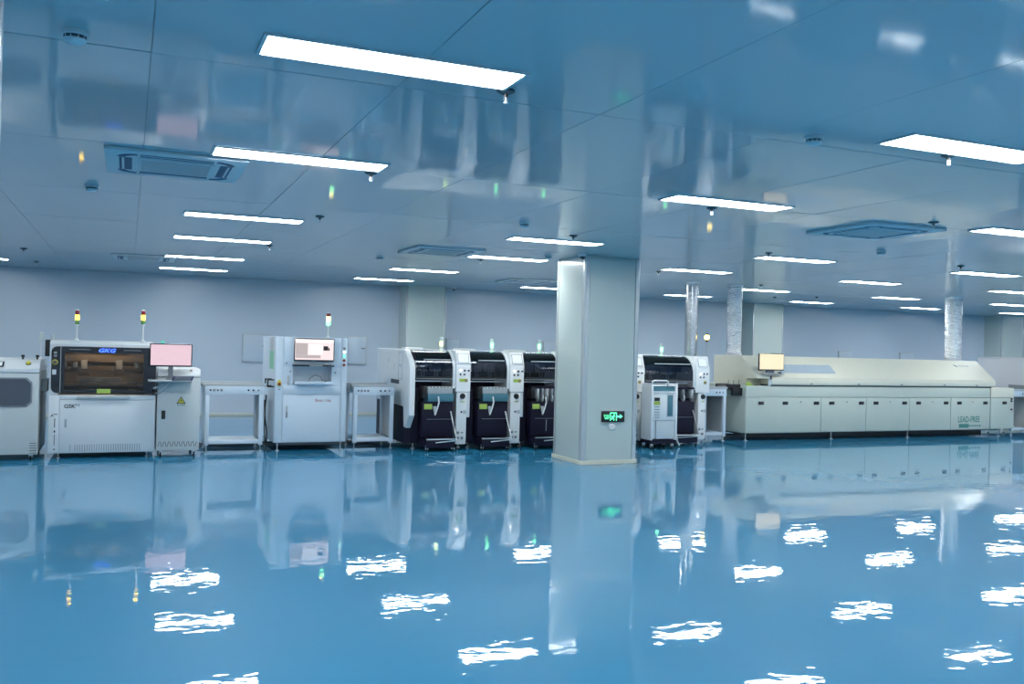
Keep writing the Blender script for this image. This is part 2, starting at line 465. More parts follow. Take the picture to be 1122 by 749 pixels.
# dome cameras
def dome_camera(x, y, label):
    t = thing('dome_camera', label, 'camera', (x, y, H))
    MB().lathe([(.05, 0), (.052, -.03), (.046, -.04)], seg=20).build('housing', 'bright_white', t)
    MB().lathe([(.042, -.04), (.040, -.055), (.028, -.072), (.008, -.08)], seg=20).build('dome', 'gloss_black', t)
    MB().box(-.02, .02, .05, .11, -.028, 0, .004).build('bracket', 'bright_white', t)
dome_camera(5.72, 11.10, 'white dome camera under the ceiling at the corner of the square pillar')
dome_camera(6.72, 19.30, 'white dome camera under the ceiling beside the first wall pilaster')

# electrical boxes on the back wall
def wall_box(x0, x1, z0, z1, label, side):
    t = thing('electrical_box', label, 'electrical box', ((x0+x1)/2, YW, z0))
    w, h = x1-x0, z1-z0
    MB().box(-w/2, w/2, -.04, 0, 0, h, .006).build('frame', 'light_grey', t)
    d = MB().box(-w/2+.02, w/2-.02, -.052, -.0402, .02, h-.02, .004).build('door', 'wall', t)
    MB().box(side*(w/2-.12), side*(w/2-.04), -.062, -.0522, h*.56, h*.6).build('latch', 'mid_grey', d)
    for zz in (.1, h-.1):
        MB().cyl((-side*(w/2-.008), -.05, zz-.03), .008, .06, 'z', 8).build('hinge', 'wall', d)
wall_box(2.24, 2.78, 1.14, 1.745, 'grey electrical box on the back wall left of the inspection machine', 1)
wall_box(4.48, 4.92, 1.13, 1.745, 'grey electrical box on the back wall right of the inspection machine', 1)
wall_box(6.79, 7.13, 1.2, 1.76, 'grey electrical box on the back wall beside the first pilaster', 1)
wall_box(9.28, 9.60, 1.2, 1.77, 'grey electrical box on the back wall behind the third mounter', 1)
wall_box(18.46, 18.96, 1.15, 1.73, 'grey electrical box on the back wall above the middle of the oven', 1)
wall_box(20.75, 21.28, 1.15, 1.73, 'grey electrical box on the back wall next to the tall foil duct', 1)

# exit sign and switch on the pillar
s = thing('exit_sign', 'lit green running-man exit sign with right arrow on the pillar', 'exit sign', (6.316, cy0, .59))
MB().box(-.182, .182, -.026, 0, 0, .155, .004).build('housing', 'black', s)
MB().box(-.16, .16, -.027, -.004, .155, .168, .002).build('top_cap', 'light_grey', s)
f = -.0275
door = MB()
door.box(-.055, -.043, f, -.0262, .022, .135).box(.043, .055, f, -.0262, .022, .135).box(-.043, .043, f, -.0262, .122, .135)
door.build('door_symbol', 'exit_green', s)
man = MB()
man.lathe([(.011, 0), (.011, -.0013)], (.012, -.0262, .103), 14, 'y')
def limb(ax, az, bx, bz, w):
    dx, dz = bx-ax, bz-az; l = math.hypot(dx, dz); nx, nz = -dz/l*w/2, dx/l*w/2
    man.prism([(ax+nx, az+nz), (bx+nx, bz+nz), (bx-nx, bz-nz), (ax-nx, az-nz)], 'y', f, -.0262)
limb(.004, .092, -.010, .060, .020); limb(-.008, .062, .012, .045, .012); limb(.012, .045, .006, .022, .010)
limb(-.010, .060, -.026, .040, .012); limb(-.026, .040, -.040, .040, .009)
limb(.006, .088, .028, .074, .009); limb(.000, .088, -.020, .082, .009); limb(-.020, .082, -.026, .066, .008)
man.build('running_man', 'exit_green', s)
MB().prism([(.058, .068), (.105, .068), (.105, .05), (.15, .079), (.105, .108), (.105, .09), (.058, .09)], 'y', f, -.0262).build('arrow', 'exit_green', s)
text('sign_text', '安全出口', .036, (-.155, f, .078), 'exit_green', s, sx=.68, depth=.0006)
text('sign_text', 'EXIT', .034, (-.138, f, .045), 'exit_green', s, depth=.0006, bold=.0008)
s = thing('wall_socket', 'small white socket plate under the exit sign on the pillar', 'socket', (6.312, cy0, .48))
MB().box(-.046, .046, -.012, 0, 0, .09, .004).build('plate', 'bright_white', s)
for dx in (-.014, .014): MB().box(dx-.004, dx+.004, -.013, -.0121, .03, .058).build('slot', 'mid_grey', s)

# ------------------------------------------------------------------ production line: loader
def loader():
    t = thing('board_loader', 'grey-white board loader cabinet with dark octagonal window beside the printer', 'machine', (-2.06, 13.15, 0))
    W, D = 1.02, 1.25
    MB().box(0, W, 0, D, .07, 1.12, .012).build('cabinet', 'grey_paint', t)
    MB().prism([(-.005, 1.125), (-.005, 1.165), (.16, 1.275), (.2, 1.285), (D, 1.285), (D, 1.125)], 'x', 0, W, .008).build('top_cover', 'white_paint', t)
    zc, h, x0, x1 = .868, .19, .42, .945
    c = .06
    oct_ = [(x0+c, zc-h), (x1-c, zc-h), (x1, zc-h+c), (x1, zc+h-c), (x1-c, zc+h), (x0+c, zc+h), (x0, zc+h-c), (x0, zc-h+c)]
    w = MB().prism(oct_, 'y', -.006, -.0005).build('window_frame', 'mid_grey', t)
    k = .018
    oc2 = [(a+(k if a < (x0+x1)/2 else -k), b+(k if b < zc else -k)) for a, b in oct_]
    MB().prism(oc2, 'y', -.009, -.0062).build('pane', 'loader_window', w)
    for k in range(5):
        MB().box(.93, 1.008, -.003, -.0003, .085+k*.032, .093+k*.032).build('vent_slot', 'slot_dark', t)
    sl = math.atan2(.11, .165)
    def on_slope(u, x):  # point on the sloped control strip
        return Vector((x, -.005+.165*u, 1.165+.11*u))
    p = on_slope(.62, .885)
    e = MB().lathe([(.03, 0), (.03, .012)], seg=16).build('button_base', 'black', t, p); e.rotation_euler = (math.pi/2-sl*1.0, 0, 0)
    e2 = MB().lathe([(.022, .012), (.026, .03), (.018, .036)], seg=16).build('emergency_button', 'yellow', e)
    d = MB().box(-.09, .09, -.055, .055, 0, .012, .003).build('display', 'black', t, on_slope(.5, .52)); d.rotation_euler = (sl, 0, 0)
    MB().box(-.07, .07, -.04, .04, .0122, .0135).build('screen', 'screen_light', d)
    for x, y, z in ((.80, .3, 1.285), (.965, .35, 1.285)):
        MB().lathe([(.012, 0), (.012, .03), (.022, .032), (.022, .055), (.014, .06)], (x, y, z), 12).build('knob', 'black', t)
    MB().box(W+.001, W+.07, .35, .9, .86, 1.02, .006).build('outfeed_conveyor', 'light_grey', t)
    tower(t, .985, .6, 1.285, .24, [(.05, 'clear_lamp'), (.06, 'clear_lamp')], pr=.004)
    for x in (.08, W-.08):
        for y in (.08, D-.08): caster(t, x, y, .03, .08)
loader()

# ------------------------------------------------------------------ stencil printer
def printer():
    t = thing('stencil_printer', 'white stencil printer with wide black window and lit blue logo', 'machine', (-.93, 13.2, 0))
    W, D = 1.30, 1.45
    MB().box(.0, W, .0, D, .07, .835, .01).build('lower_body', 'white_paint', t)
    # upper housing: hollow behind the window
    up = MB()
    up.box(0, .10, .012, D, .84, 1.50).box(W-.075, W, .012, D, .84, 1.50).box(.10, W-.075, .75, D, .84, 1.50)
    up.box(0, .10, .0, .0118, .84, 1.47).box(W-.075, W, .0, .0118, .84, 1.47)
    up.build('upper_body', 'white_paint', t)
    MB().prism([(0.0, 1.47), (.0, 1.505), (.05, 1.548), (D, 1.548), (D, 1.47)], 'x', 0.0, W-.05, .012).build('top_cover', 'white_paint', t)
    # black front frame with rounded corners, and its glass
    def rr(x0, x1, z0, z1, r):
        return arc(x1-r, z0+r, r, -90, 0, 5)+arc(x1-r, z1-r, r, 0, 90, 5)+arc(x0+r, z1-r, r, 90, 180, 5)+arc(x0+r, z0+r, r, 180, 270, 5)
    fr = MB()
    left = [(.178, .862), (.178, 1.468)]+arc(.022+.07, 1.468-.07, .07, 90, 180, 6)+arc(.022+.07, .862+.07, .07, 180, 270, 6)
    right = [(1.135, 1.468), (1.135, .862)]+arc(1.292-.05, .862+.05, .05, -90, 0, 6)+arc(1.292-.03, 1.468-.03, .03, 0, 90, 4)
    fr.prism(left, 'y', -.012, -.0005).prism(right, 'y', -.012, -.0005)
    for (a, b, c, d) in ((.178, 1.135, .862, .895), (.178, 1.135, 1.39, 1.468)):
        fr.box(a, b, -.012, .011, c, d)
    w = fr.build('window_frame', 'gloss_black', t)
    MB().box(.17, 1.14, .0112, .016, .885, 1.40).build('pane', 'window_glass', w)
    MB().box(.128, .134, -.016, -.0122, .862, 1.468).build('bright_edge', 'light_grey', w)
    MB().prism([(.48, 1.468), (.55, 1.385), (.80, 1.385), (.87, 1.468)], 'y', -.016, -.0122).build('logo_plate', 'black', w)
    text('logo_text', 'GKG', .068, (.675, -.0175, 1.402), 'blue_logo', w, align='CENTER', sx=1.45, shear=.25, bold=.002)
    box('label_strip', 'lime_label', w, .567, .735, -.016, -.0122, .858, .915)
    for x0, x1 in ((.23, .48), (.88, 1.1)):
        box('reflection_strip', 'mid_grey', w, x0, x1, -.0145, -.0122, 1.428, 1.436)  # grey bars drawn as reflections of the ceiling light rows
    # inside of the printing chamber
    ins = box('chamber_back', 'tan_metal', t, .101, W-.076, .70, .749, .84, 1.469)
    box('table', 'brown_metal', t, .15, 1.16, .12, .7, .836, .91)
    b = box('print_beam', 'brown_metal', t, .12, W-.09, .28, .40, 1.13, 1.21, .01)
    box('beam_cover', 'tan_metal', t, .12, W-.09, .42, .5, 1.26, 1.36, .01)
    for x in (.36, .79):
        h = box('print_head', 'light_grey', t, x, x+.08, .2, .28, 1.17, 1.29, .006)
        box('head_bracket', 'brown_metal', h, x-.03, x+.11, .205, .279, 1.08, 1.165, .004)
    for x in (.15, .27, 1.02): box('drive_unit', 'light_grey', t, x, x+.045, .16, .26, 1.19, 1.26, .006)
    MB().tube([(.22, .12, .93), (.5, .1, 1.02), (.8, .12, .96), (1.1, .14, 1.0)], .012, 6).build('hose', 'mid_grey', t)
    MB().tube([(.9, .1, .93), (1.0, .1, 1.06), (1.12, .12, 1.1)], .010, 6).build('hose', 'mid_grey', t)
    box('squeegee', 'mid_grey', t, .36, .86, .18, .24, 1.0, 1.06, .008)
    box('stencil_frame', 'tan_metal', t, .16, 1.15, .14, .62, .96, .985)
    text('chamber_text', 'GKG', .05, (.52, .178, 1.012), 'bright_white', t, shear=.2)
    box('chamber_fill', 'warm_fill_glow', t, .3, 1.0, .08, .10, 1.435, 1.45)  # added glowing bar, lifts the otherwise dim chamber
    # left control column
    button(t, 'emergency_button', .065, -.0125, 1.262, .026, 'brown_metal', .035, 'yellow')
    for z in (1.385, 1.345): box('indicator', 'mid_grey', t, .05, .085, -.016, -.0125, z-.014, z+.014)
    box('switch_plate', 'white_paint', t, .035, .082, -.018, -.0125, 1.10, 1.165, .003)
    # doors below
    d = box('left_panel', 'white_paint', t, .004, .128, -.01, -.0005, .09, .83, .003)
    text('panel_text', 'A', .05, (.032, -.0108, .55), 'print_black', d, bold=.001)
    box('panel_mark', 'print_black', d, .066, .108, -.0112, -.0103, .578, .588)
    for z0, z1, w in ((.41, .53, .010), (.345, .372, .018), (.18, .32, .008), (.115, .135, .016)):
        box('panel_mark', 'print_black', d, .080-w/2, .080+w/2, -.0112, -.0103, z0, z1)
    d = box('front_door', 'white_paint', t, .133, 1.296, -.012, -.0005, .09, .765, .004)
    box('door_handle', 'print_grey', d, .195, .222, -.017, -.0122, .41, .52, .004)
    text('model_text', 'GSK', .068, (.182, -.0125, .665), 'print_black', d, bold=.0022, sx=1.08)
    for dx in (0, .03): box('model_mark', 'print_grey', d, .318+dx, .338+dx, -.0135, -.0122, .69, .72)
    for k in range(30):
        if k < 3 and k % 2: continue
        MB().box(.262+k*.029, .272+k*.029, -.0135, -.0122, .10, .185).build('vent_slot', 'print_grey', d)
    box('header_panel', 'white_paint', t, .133, 1.296, -.012, -.0005, .77, .832, .004)
    box('door_pull', 'light_grey', t, .33, .98, -.05, -.0122, .785, .825, .012)
    # black bracket and clear beacon at the back-left
    MB().box(-.075, -.004, .25, .5, 1.33, 1.55, .006).build('side_unit', 'black', t)
    MB().lathe([(.016, 0), (.016, .012), (.02, .014), (.02, .07), (.01, .08)], (.012, .3, 1.548), 12).build('beacon', 'clear_lamp', t)
    lamps = [(.014, 'bright_white'), (.055, 'green_lamp_off'), (.07, 'amber_lamp'), (.06, 'red_lamp_off')]
    tower(t, .309, .04, 1.548, .20, lamps)
    tower(t, 1.115, .04, 1.548, .225, lamps)
    box('switch_box', 'black', t, 1.24, 1.30, -.06, -.0125, .84, .90, .006)
    for x in (.12, W-.1):
        for y in (.1, D-.1): foot(t, x, y, .075)
printer()

def monitor(name, label, loc, w, h, screen, rows=None, stand=None):
    t = thing(name, label, 'monitor', loc)
    MB().box(-w/2, w/2, 0, .03, 0, h, .006).build('housing', 'gloss_black', t)
    sc = MB().box(-w/2+.014, w/2-.014, -.002, -.0003, .02, h-.013).build('screen', screen, t)
    return t, sc

m1, _ = monitor('printer_monitor', 'wide monitor with pink screen on an arm beside the printer', (-.93+1.47, 12.99, 1.228), .538, .308, 'screen_pink')
box('neck', 'mid_grey', m1, -.03, .03, .03, .055, -.15, .12, .006)
box('foot', 'mid_grey', m1, -.06, .06, -.02, .09, -.174, -.15, .004)
sh = box('keyboard_shelf', 'light_grey', m1, -.28, .27, -.12, .15, -.198, -.1755, .006)
MB().tube([(-.20, .185, -.30), (-.14, .13, -.28), (-.04, .05, -.199)], .016).build('bracket', 'light_grey', sh)
MB().tube([(-.20, .185, -.37), (-.13, .10, -.36), (-.08, .07, -.30), (-.01, .05, -.199)], .012).build('bracket', 'light_grey', sh)
box('status_tag', 'mint', m1, -.138, -.082, .0, .02, .309, .345, .004)
k = thing('keyboard', 'dark blue-black keyboard on the printer shelf below the pink monitor', 'keyboard', (.69, 12.93, 1.053))
MB().prism([(-.14, 0), (.12, 0), (.14, .055), (-.12, .055)], 'y', -.07, .07, .004).build('case', 'keyboard_blue', k)
for i in range(3):
    MB().box(-.11+i*.01, .10+i*.01, -.073, -.0703, .008+i*.016, .018+i*.016).build('key_row', 'mid_grey', k)

# ------------------------------------------------------------------ grey cabinet next to the printer
def cabinet():
    t = thing('control_cabinet', 'grey steel cabinet with yellow warning triangle between printer and conveyor', 'cabinet', (.385, 13.15, 0))
    W, D = .55, .9
    MB().box(0, W, 0, D, .085, 1.08, .008).build('body', 'grey_paint', t)
    tp = MB().prism([(-.004, 1.085), (-.004, 1.12), (.06, 1.195), (D, 1.195), (D, 1.085)], 'x', 0, W, .008).build('top_cover', 'bright_white', t)
    box('top_strip', 'mid_grey', tp, .0, W, -.008, -.0045, 1.086, 1.092)
    d = box('door', 'grey_paint', t, .012, W-.012, -.008, -.0003, .10, 1.04, .003)
    box('handle', 'black', d, .058, .107, -.014, -.0083, .515, .63, .003)
    MB().prism([(.245, .722), (.365, .722), (.305, .822)], 'y', -.0092, -.0083).build('warning_border', 'black', d)
    MB().prism([(.262, .732), (.348, .732), (.305, .804)], 'y', -.0098, -.0093).build('warning_sign', 'yellow', d)
    MB().prism([(.310, .790), (.292, .762), (.303, .762), (.298, .740), (.317, .770), (.306, .770)], 'y', -.0104, -.0099).build('warning_bolt', 'black', d)
    text('warning_text', '当心触电', .026, (.305, -.0088, .695), 'print_black', d, align='CENTER', depth=.0005)
    for i in range(17):
        x = .03+i*.03
        a, b = (.008, -.008) if i % 2 else (-.008, .008)
        MB().prism([(x+a-.004, .14), (x+a+.004, .14), (x+b+.004, .21), (x+b-.004, .21)], 'y', -.0092, -.0083).build('vent_slot', 'slot_dark', d)
    for x, y, z in ((.14, .035, 1.165), (.425, .035, 1.165)):
        MB().lathe([(.018, 0), (.018, .02), (.012, .024)], (x, y, z-.002), 12).build('knob', 'tan_metal', t)
    for x in (.06, W-.06):
        for y in (.06, D-.06): caster(t, x, y, .035, .09)
cabinet()

# ------------------------------------------------------------------ link conveyors
def conveyor(x0, x1, yf, label, left=4, right=3, inner=True):
    t = thing('link_conveyor', label, 'conveyor', (x0, yf, 0))
    W, D = x1-x0, .62
    p = box('front_panel', 'cool_white', t, 0, W, 0, .03, .82, .94, .004)
    box('rear_panel', 'cool_white', t, 0, W, D-.03, D, .82, .94, .004)
    for y in (.015, D-.075):
        box('rail', 'light_grey', t, -.03, W+.03, y, y+.06, .942, .985, .004)
    box('belt_bed', 'mid_grey', t, -.02, W+.02, .08, D-.08, .93, .955)
    for i in range(left):
        button(p, 'button', .075+i*.05, -.0003, .885, .013 if i % 2 == 0 else .016, 'black' if i % 2 == 0 else 'mid_grey', .01, None if i % 2 == 0 else 'light_grey', 10)
    for i in range(right):
        button(p, 'button', W-.22+i*.07, -.0003, .885, .014, 'black' if i < 2 else 'mid_grey', .01, None, 10)
    for x in (0.005, W-.065):
        for y in (0.005, D-.065):
            box('leg', 'cool_white', t, x, x+.06, y, y+.06, .09, .819, .004)
            foot(t, x+.03, y+.03, .092)
    box('shelf', 'cool_white', t, .066, W-.066, .012, D-.012, .11, .165, .004)
    if inner:
        box('side_sheet', 'light_grey', t, W-.03, W-.02, .066, D-.066, .166, .818)
    return t
conveyor(1.03, 1.85, 13.6, 'white link conveyor with four left buttons between grey cabinet and inspection machine')
conveyor(3.17, 3.81, 13.6, 'white link conveyor between inspection machine and first mounter')
conveyor(9.50, 10.0, 13.6, 'white link conveyor between last mounter and reflow oven', left=0)
conveyor(17.32, 17.86, 13.6, 'white link conveyor at the far end of the reflow oven', left=0, right=2)

# ------------------------------------------------------------------ inspection machine
def inspection():
    t = thing('inspection_machine', 'tall white inspection machine with monitor, niche and round buttons', 'machine', (1.99, 13.5, 0))
    W, D = 1.05, 1.35
    body = MB()
    body.box(0, W, .012, D, .127, .985).box(0, W, .22, D, .985, 1.235).box(0, .25, .012, .22, .985, 1.235).box(.822, W, .012, .22, .985, 1.235).box(0, W, .012, D, 1.235, 1.68)
    body.build('body', 'cool_white', t)
    for z0, z1, x0, x1, nm in ((.14, .822, .118, .955, 'lower_door'), (1.245, 1.672, .118, .955, 'upper_panel'), (.83, .98, .118, .955, 'middle_panel')):
        box(nm, 'cool_white', t, x0, x1, 0, .0118, z0, z1, .004)
    box('left_post', 'cool_white', t, .004, .11, -.004, .0118, .13, 1.676, .008)
    box('right_post', 'cool_white', t, .962, W-.003, -.002, .0118, .13, 1.676, .006)
    dr = [c for c in children(t) if c.name.startswith('lower_door')][0]
    h = box('handle', 'light_grey', dr, .158, .19, -.012, -.0003, .49, .665, .006)
    box('key_lock', 'mid_grey', h, .166, .182, -.018, -.0122, .50, .58, .003)
    text('brand_text', 'S', .062, (.585, -.0008, .725), 'print_red', dr, bold=.001)
    text('brand_text', 'INIC-TEK', .046, (.616, -.0008, .725), 'print_red', dr, sx=1.12)
    box('panel_handle', 'light_grey', t, .17, .20, -.012, -.0003, .975, 1.11, .006)
    for x, z in ((.155, 1.29), (.215, 1.17), (.876, 1.16)):
        button(t, 'key_lock', x, -.0003 if z > 1.2 else .0115, z, .013, 'mid_grey', .008, None, 10)
    box('name_plate', 'print_grey', t, .13, .205, -.0012, -.0003, 1.255, 1.27) if False else None
    # keyboard bar, niche tray
    box('keyboard_bar', 'black', t, .236, .836, -.10, -.0003, 1.247, 1.272, .004)
    box('bar_handle', 'light_grey', t, .47, .66, -.106, -.1003, 1.252, 1.268, .002)
    box('niche_tray', 'cool_white', t, .262, .81, -.09, .21, .99, 1.006, .003)
    box('tray_front', 'cool_white', t, .262, .81, -.10, -.0905, .985, 1.03, .003)
    # buttons on the right post
    for z, m, ring in ((1.522, 'mid_grey', 'light_grey'), (1.466, 'white_led', 'light_grey'), (1.407, 'green_led', 'bright_white'), (1.342, 'red_button', 'mid_grey'), (1.276, 'red_button', 'mid_grey')):
        button(t, 'push_button', 1.0, -.0022, z, .017, m, .018, ring, 14)
    e = box('emergency_plate', 'yellow', t, .025, .088, -.008, -.0042, .955, 1.02, .002)
    button(e, 'emergency_button', .058, -.0082, .985, .022, 'red_button', .035, None, 14)
    MB().prism([(.034, 1.02), (.082, 1.02), (.058, 1.055)], 'y', -.007, -.0043).build('warning_sign', 'yellow', e)
    button(t, 'key_lock', .058, -.0042, .905, .011, 'mid_grey', .008, None, 10)
    # side stripe, board guides
    box('status_stripe', 'green_tape', t, -.004, -.0003, .2, .6, 1.19, 1.46)
    box('stripe_frame', 'light_grey', t, -.004, -.0003, .2, .6, 1.465, 1.665)
    for y in (.1, .35):
        MB().box(-.10, -.0003, y, y+.02, 1.03, 1.05).box(-.10, -.0003, y, y+.02, .93, .95).box(-.10, -.08, y, y+.02, .95, 1.03).build('board_guide', 'black', t)
    MB().box(W+.0003, W+.08, .1, .45, .88, 1.0, .006).build('outfeed', 'mid_grey', t)
    tower(t, .81, .3, 1.68, .185, [(.07, 'green_lamp'), (.065, 'yellow_lamp'), (.05, 'red_lamp_off')], .032)
    for x in (.06, W-.06):
        for y in (.06, D-.08): foot(t, x, y, .13, .035)
    box('under_frame', 'mid_grey', t, .1, W-.1, .2, D-.2, .07, .126)
inspection()
m2, sc = monitor('inspection_monitor', 'flat monitor with pale window layout on the inspection machine', (2.535, 13.44, 1.325), .59, .335, 'screen_rose')
box('mount', 'mid_grey', m2, -.12, .12, .03, .058, .1, .25)
for nm, m, a, b, c, d in (('title_bar', 'win_white', -.278, .278, .272, .318), ('side_window', 'win_grey', -.275, -.10, .09, .262),
                          ('centre_window', 'win_white', -.09, .12, .10, .25), ('image_tile', 'win_black', .13, .20, .16, .225), ('image_tile', 'win_black', .203, .222, .16, .20),
                          ('log_window', 'win_grey', -.275, .09, .045, .088)):
    box(nm, m, sc, a, b, -.0035, -.0022, c, d)
ms = thing('computer_mouse', 'black wired mouse lying in the niche of the inspection machine', 'mouse', (2.72, 13.46, 1.006))
MB().lathe([(.045, 0), (.044, .012), (.03, .03), (.008, .036)], seg=16).build('shell', 'black', ms)
MB().tube([(-.04, .03, .012), (-.07, .07, .09), (-.15, .1, .11), (-.22, .12, .06), (-.23, .14, .0062)], .006, 6).build('cable', 'mid_grey', ms)

# ------------------------------------------------------------------ mounters
def mounter(xl, wc, wcol, label, feeders, tower_x, tower_m, side=False, low=None):
    t = thing('chip_mounter', label, 'machine', (xl, 13.25, 0))
    W = wc+wcol+.012
    D = 1.95
    box('base_frame', 'navy_black', t, .0, W, .16, D-.05, .09, .945, .01)
    bk = MB()
    bk.box(0, W, .55, D, .95, 1.50).box(0, W, .36, D, 1.50, 1.53, .004)
    bk.build('rear_housing', 'white_paint', t)
    box('chamber_back', 'navy_black', t, .0, wc, .52, .548, .95, 1.498)
    # curved smoked canopy
    def prof(o):
        pts = []
        for k in range(13):
            a = math.radians(90*k/12)
            pts.append((.36-(.36-o)*math.sin(a), 1.16+o+(.37-2*o)*math.cos(a)))
        return pts
    out = [(.36-.36*math.sin(math.radians(7.5*k)), 1.22+.305*math.cos(math.radians(7.5*k))) for k in range(13)]+[(0, 1.10)]
    inn = [(.36-.35*math.sin(math.radians(7.5*k)), 1.22+.295*math.cos(math.radians(7.5*k))) for k in range(13)]+[(.01, 1.10)]
    x0 = .0 if not side else .01
    c = MB().prism(out+inn[::-1], 'x', x0+.012, wc-.005).build('canopy', 'smoked_glass', t)
    def arcp(deg, off=.008): return (.36-(.36+off)*math.sin(math.radians(deg)), 1.22+(.305+off)*math.cos(math.radians(deg)))
    p = arcp(58); box('canopy_bar', 'light_grey', c, x0+.22*wc, wc-.03, p[0]-.014, p[0]-.001, p[1]-.008, p[1]+.008, .003)  # thin pale bar along the canopy curve
    box('canopy_rim', 'mid_grey', c, x0+.012, wc-.005, -.012, .012, 1.085, 1.099, .002)
    box('canopy_stripe', 'black', c, x0+.012, wc-.005, -.002, .0, 1.1, 1.13)
    # placement heads seen through the canopy
    g = box('gantry_beam', 'light_grey', t, x0+.03, wc-.02, .34, .42, 1.24, 1.36, .006)
    for k in range(2):
        xx = x0+wc*(.18+.36*k)
        h = box('placement_head', 'bright_white', t, xx, xx+.13, .16, .339, 1.20, 1.34, .01)
        MB().cyl((xx+.05, .22, 1.12), .012, .08, 'z', 8).cyl((xx+.09, .22, 1.12), .012, .08, 'z', 8).build('nozzle', 'aluminium', h)
    box('chamber_fill', 'cool_fill_glow', t, x0+.08, wc-.08, .28, .30, 1.475, 1.482)  # added glowing strip so the heads show through the dark canopy
    box('cross_rail', 'aluminium', t, x0+.02, wc-.02, .1, .12, 1.045, 1.06)
    # cheek between canopy and column
    ck = [(.36-.375*math.sin(math.radians(9*k)), 1.22+.318*math.cos(math.radians(9*k))) for k in range(11)]+[(-.015, .95), (.5, .95), (.5, 1.538)]
    MB().prism(ck, 'x', wc, wc+.04).build('cheek', 'white_paint', t)
    if side:
        sp_ = [(-.02, .53), (.16, .33), (.26, .33), (.26, .67), (1.95, .67), (1.95, 1.53), (.30, 1.535), (.05, 1.36), (-.02, 1.25)]
        s = MB().prism(sp_, 'x', -.09, .005, .018).build('side_panel', 'bright_white', t)
        for z0, z1 in ((1.28, 1.49), (1.06, 1.265)):
            for (a, b, cc, d) in ((.38, .60, z0, z0+.008), (.38, .60, z1-.008, z1), (.38, .388, z0, z1), (.592, .60, z0, z1)):
                box('door_outline', 'outline_blue', s, -.093, -.0903, a, b, cc, d)
        box('board_slot', 'black', s, -.094, -.0903, .55, 1.02, .985, 1.05)
        for yy, zz in ((.85, 1.2), (1.2, 1.3)): box('hinge', 'light_grey', s, -.093, -.0903, yy, yy+.02, zz, zz+.09)
        box('base_side', 'navy_black', t, -.088, -.002, .17, 1.9, .09, .665)
    # feeder area
    fx0, fx1 = x0+.17, wc-.02
    if feeders == 'bank':
        f = box('feeder_bank', 'light_grey', t, fx0, fx1, -.09, .14, .872, .955, .006)
        n = 14; st = (fx1-fx0-.02)/n
        for k in range(n):
            xx = fx0+.01+k*st
            box('feeder', 'mid_grey' if k % 2 else 'white_paint', f, xx, xx+st*.78, -.094, .13, .956, .974)
        for k in range(n+1):
            xx = fx0+.006+k*st
            box('divider', 'mid_grey', f, xx, xx+.004, -.0945, -.0902, .878, .95)
        box('reject_tray', 'teal_plastic', t, fx0, fx1+.01, -.11, .13, .752, .868, .006)
    else:
        for k in range(4 if feeders == 'reels' else 5):
            xx = fx0+.03+k*(fx1-fx0-.08)/4
            r = box('feeder', 'mid_grey' if k % 2 else 'light_grey', t, xx, xx+.035, -.08, .13, .80, .955, .004)
            MB().lathe([(.06, 0), (.06, .016)], (xx+.008, -.05, .80), 18, 'x').build('reel', 'light_grey' if k % 2 else 'mid_grey', r)
        box('feeder_table', 'navy_black', t, x0+.1, wc, -.05, .15, .955, .99)
    box('feeder_arm', 'black', t, x0+.10, x0+.155, -.1, .15, .80, .975, .006)
    y = box('yellow_label', 'lime_label', t, x0+.12, x0+.245, -.092, -.082, .632, .712, .002)
    MB().tube([(x0+.33, -.12, .83), (x0+.34, -.13, .74), (x0+.32, -.13, .66), (x0+.29, -.12, .56)], .012, 6).build('tape', 'bright_white', t)
    MB().prism([(x0+.25, .68), (x0+.31, .68), (x0+.30, .54), (x0+.28, .54)], 'y', -.115, -.11).build('tape_end', 'light_grey', t)
    # docking cart below the feeders
    k_ = box('cart_body', 'navy_black', t, x0+.10, wc-.005, -.08, .155, .20, .75, .01)
    box('cart_edge', 'mid_grey', k_, x0+.17, wc-.03, -.085, -.0803, .478, .484)
    if feeders == 'reels': box('cart_pillar', 'mid_grey', k_, (x0+wc)/2+.06, (x0+wc)/2+.075, -.085, -.0803, .28, .46)
    q = box('kick_plate', 'navy_black', t, x0+.13, wc-.01, -.20, .15, .055, .185, .006)
    box('kick_rim', 'aluminium', q, x0+.13, wc-.0, -.215, -.2003, .178, .196, .003)
    MB().tube([(x0+.27, -.24, .14), (wc+.02, -.235, .168)], .009, 6).build('foot_rod', 'aluminium', q)
    MB().tube([(wc-.05, -.09, .60), (wc-.02, -.16, .38), (wc+.015, -.22, .17)], .009, 6).build('lever', 'aluminium', t)
    for xx in (x0+.15, wc-.03): caster(t, xx, -.17, .032, .1)
    # control column
    cxa = wc+.045
    cxb = wc+wcol
    cu = MB().prism([(-.03, .90), (-.03, 1.31), (.045, 1.53), (.35, 1.53), (.35, .90)], 'x', cxa, cxb, .008).build('column_head', 'bright_white', t)
    sl = math.atan2(.075, .22)
    cm = (cxa+cxb)/2
    d = MB().box(-.105, .105, -.012, 0, -.095, .095, .008).build('operator_panel', 'bright_white', t, (cm, .004, 1.415)); d.rotation_euler = (-sl, 0, 0)
    MB().box(-.09, .09, -.0135, -.0122, -.078, .076).build('screen_border', 'mid_grey', d)
    MB().box(-.082, .082, -.015, -.0137, -.07, .068).build('screen', 'screen_light', d)
    for i, (dx, z) in enumerate(((-.05, 1.225), (.02, 1.225), (.085, 1.225), (-.05, 1.165), (.015, 1.165))):
        button(t, 'push_button', cm+dx, -.0302, z, .013, 'white_led' if i == 0 else 'black', .014, 'mid_grey' if i else None, 10)
    if wc < .8: box('panel_label', 'lime_label', t, cm-.065, cm+.03, -.033, -.0303, 1.05, 1.10)
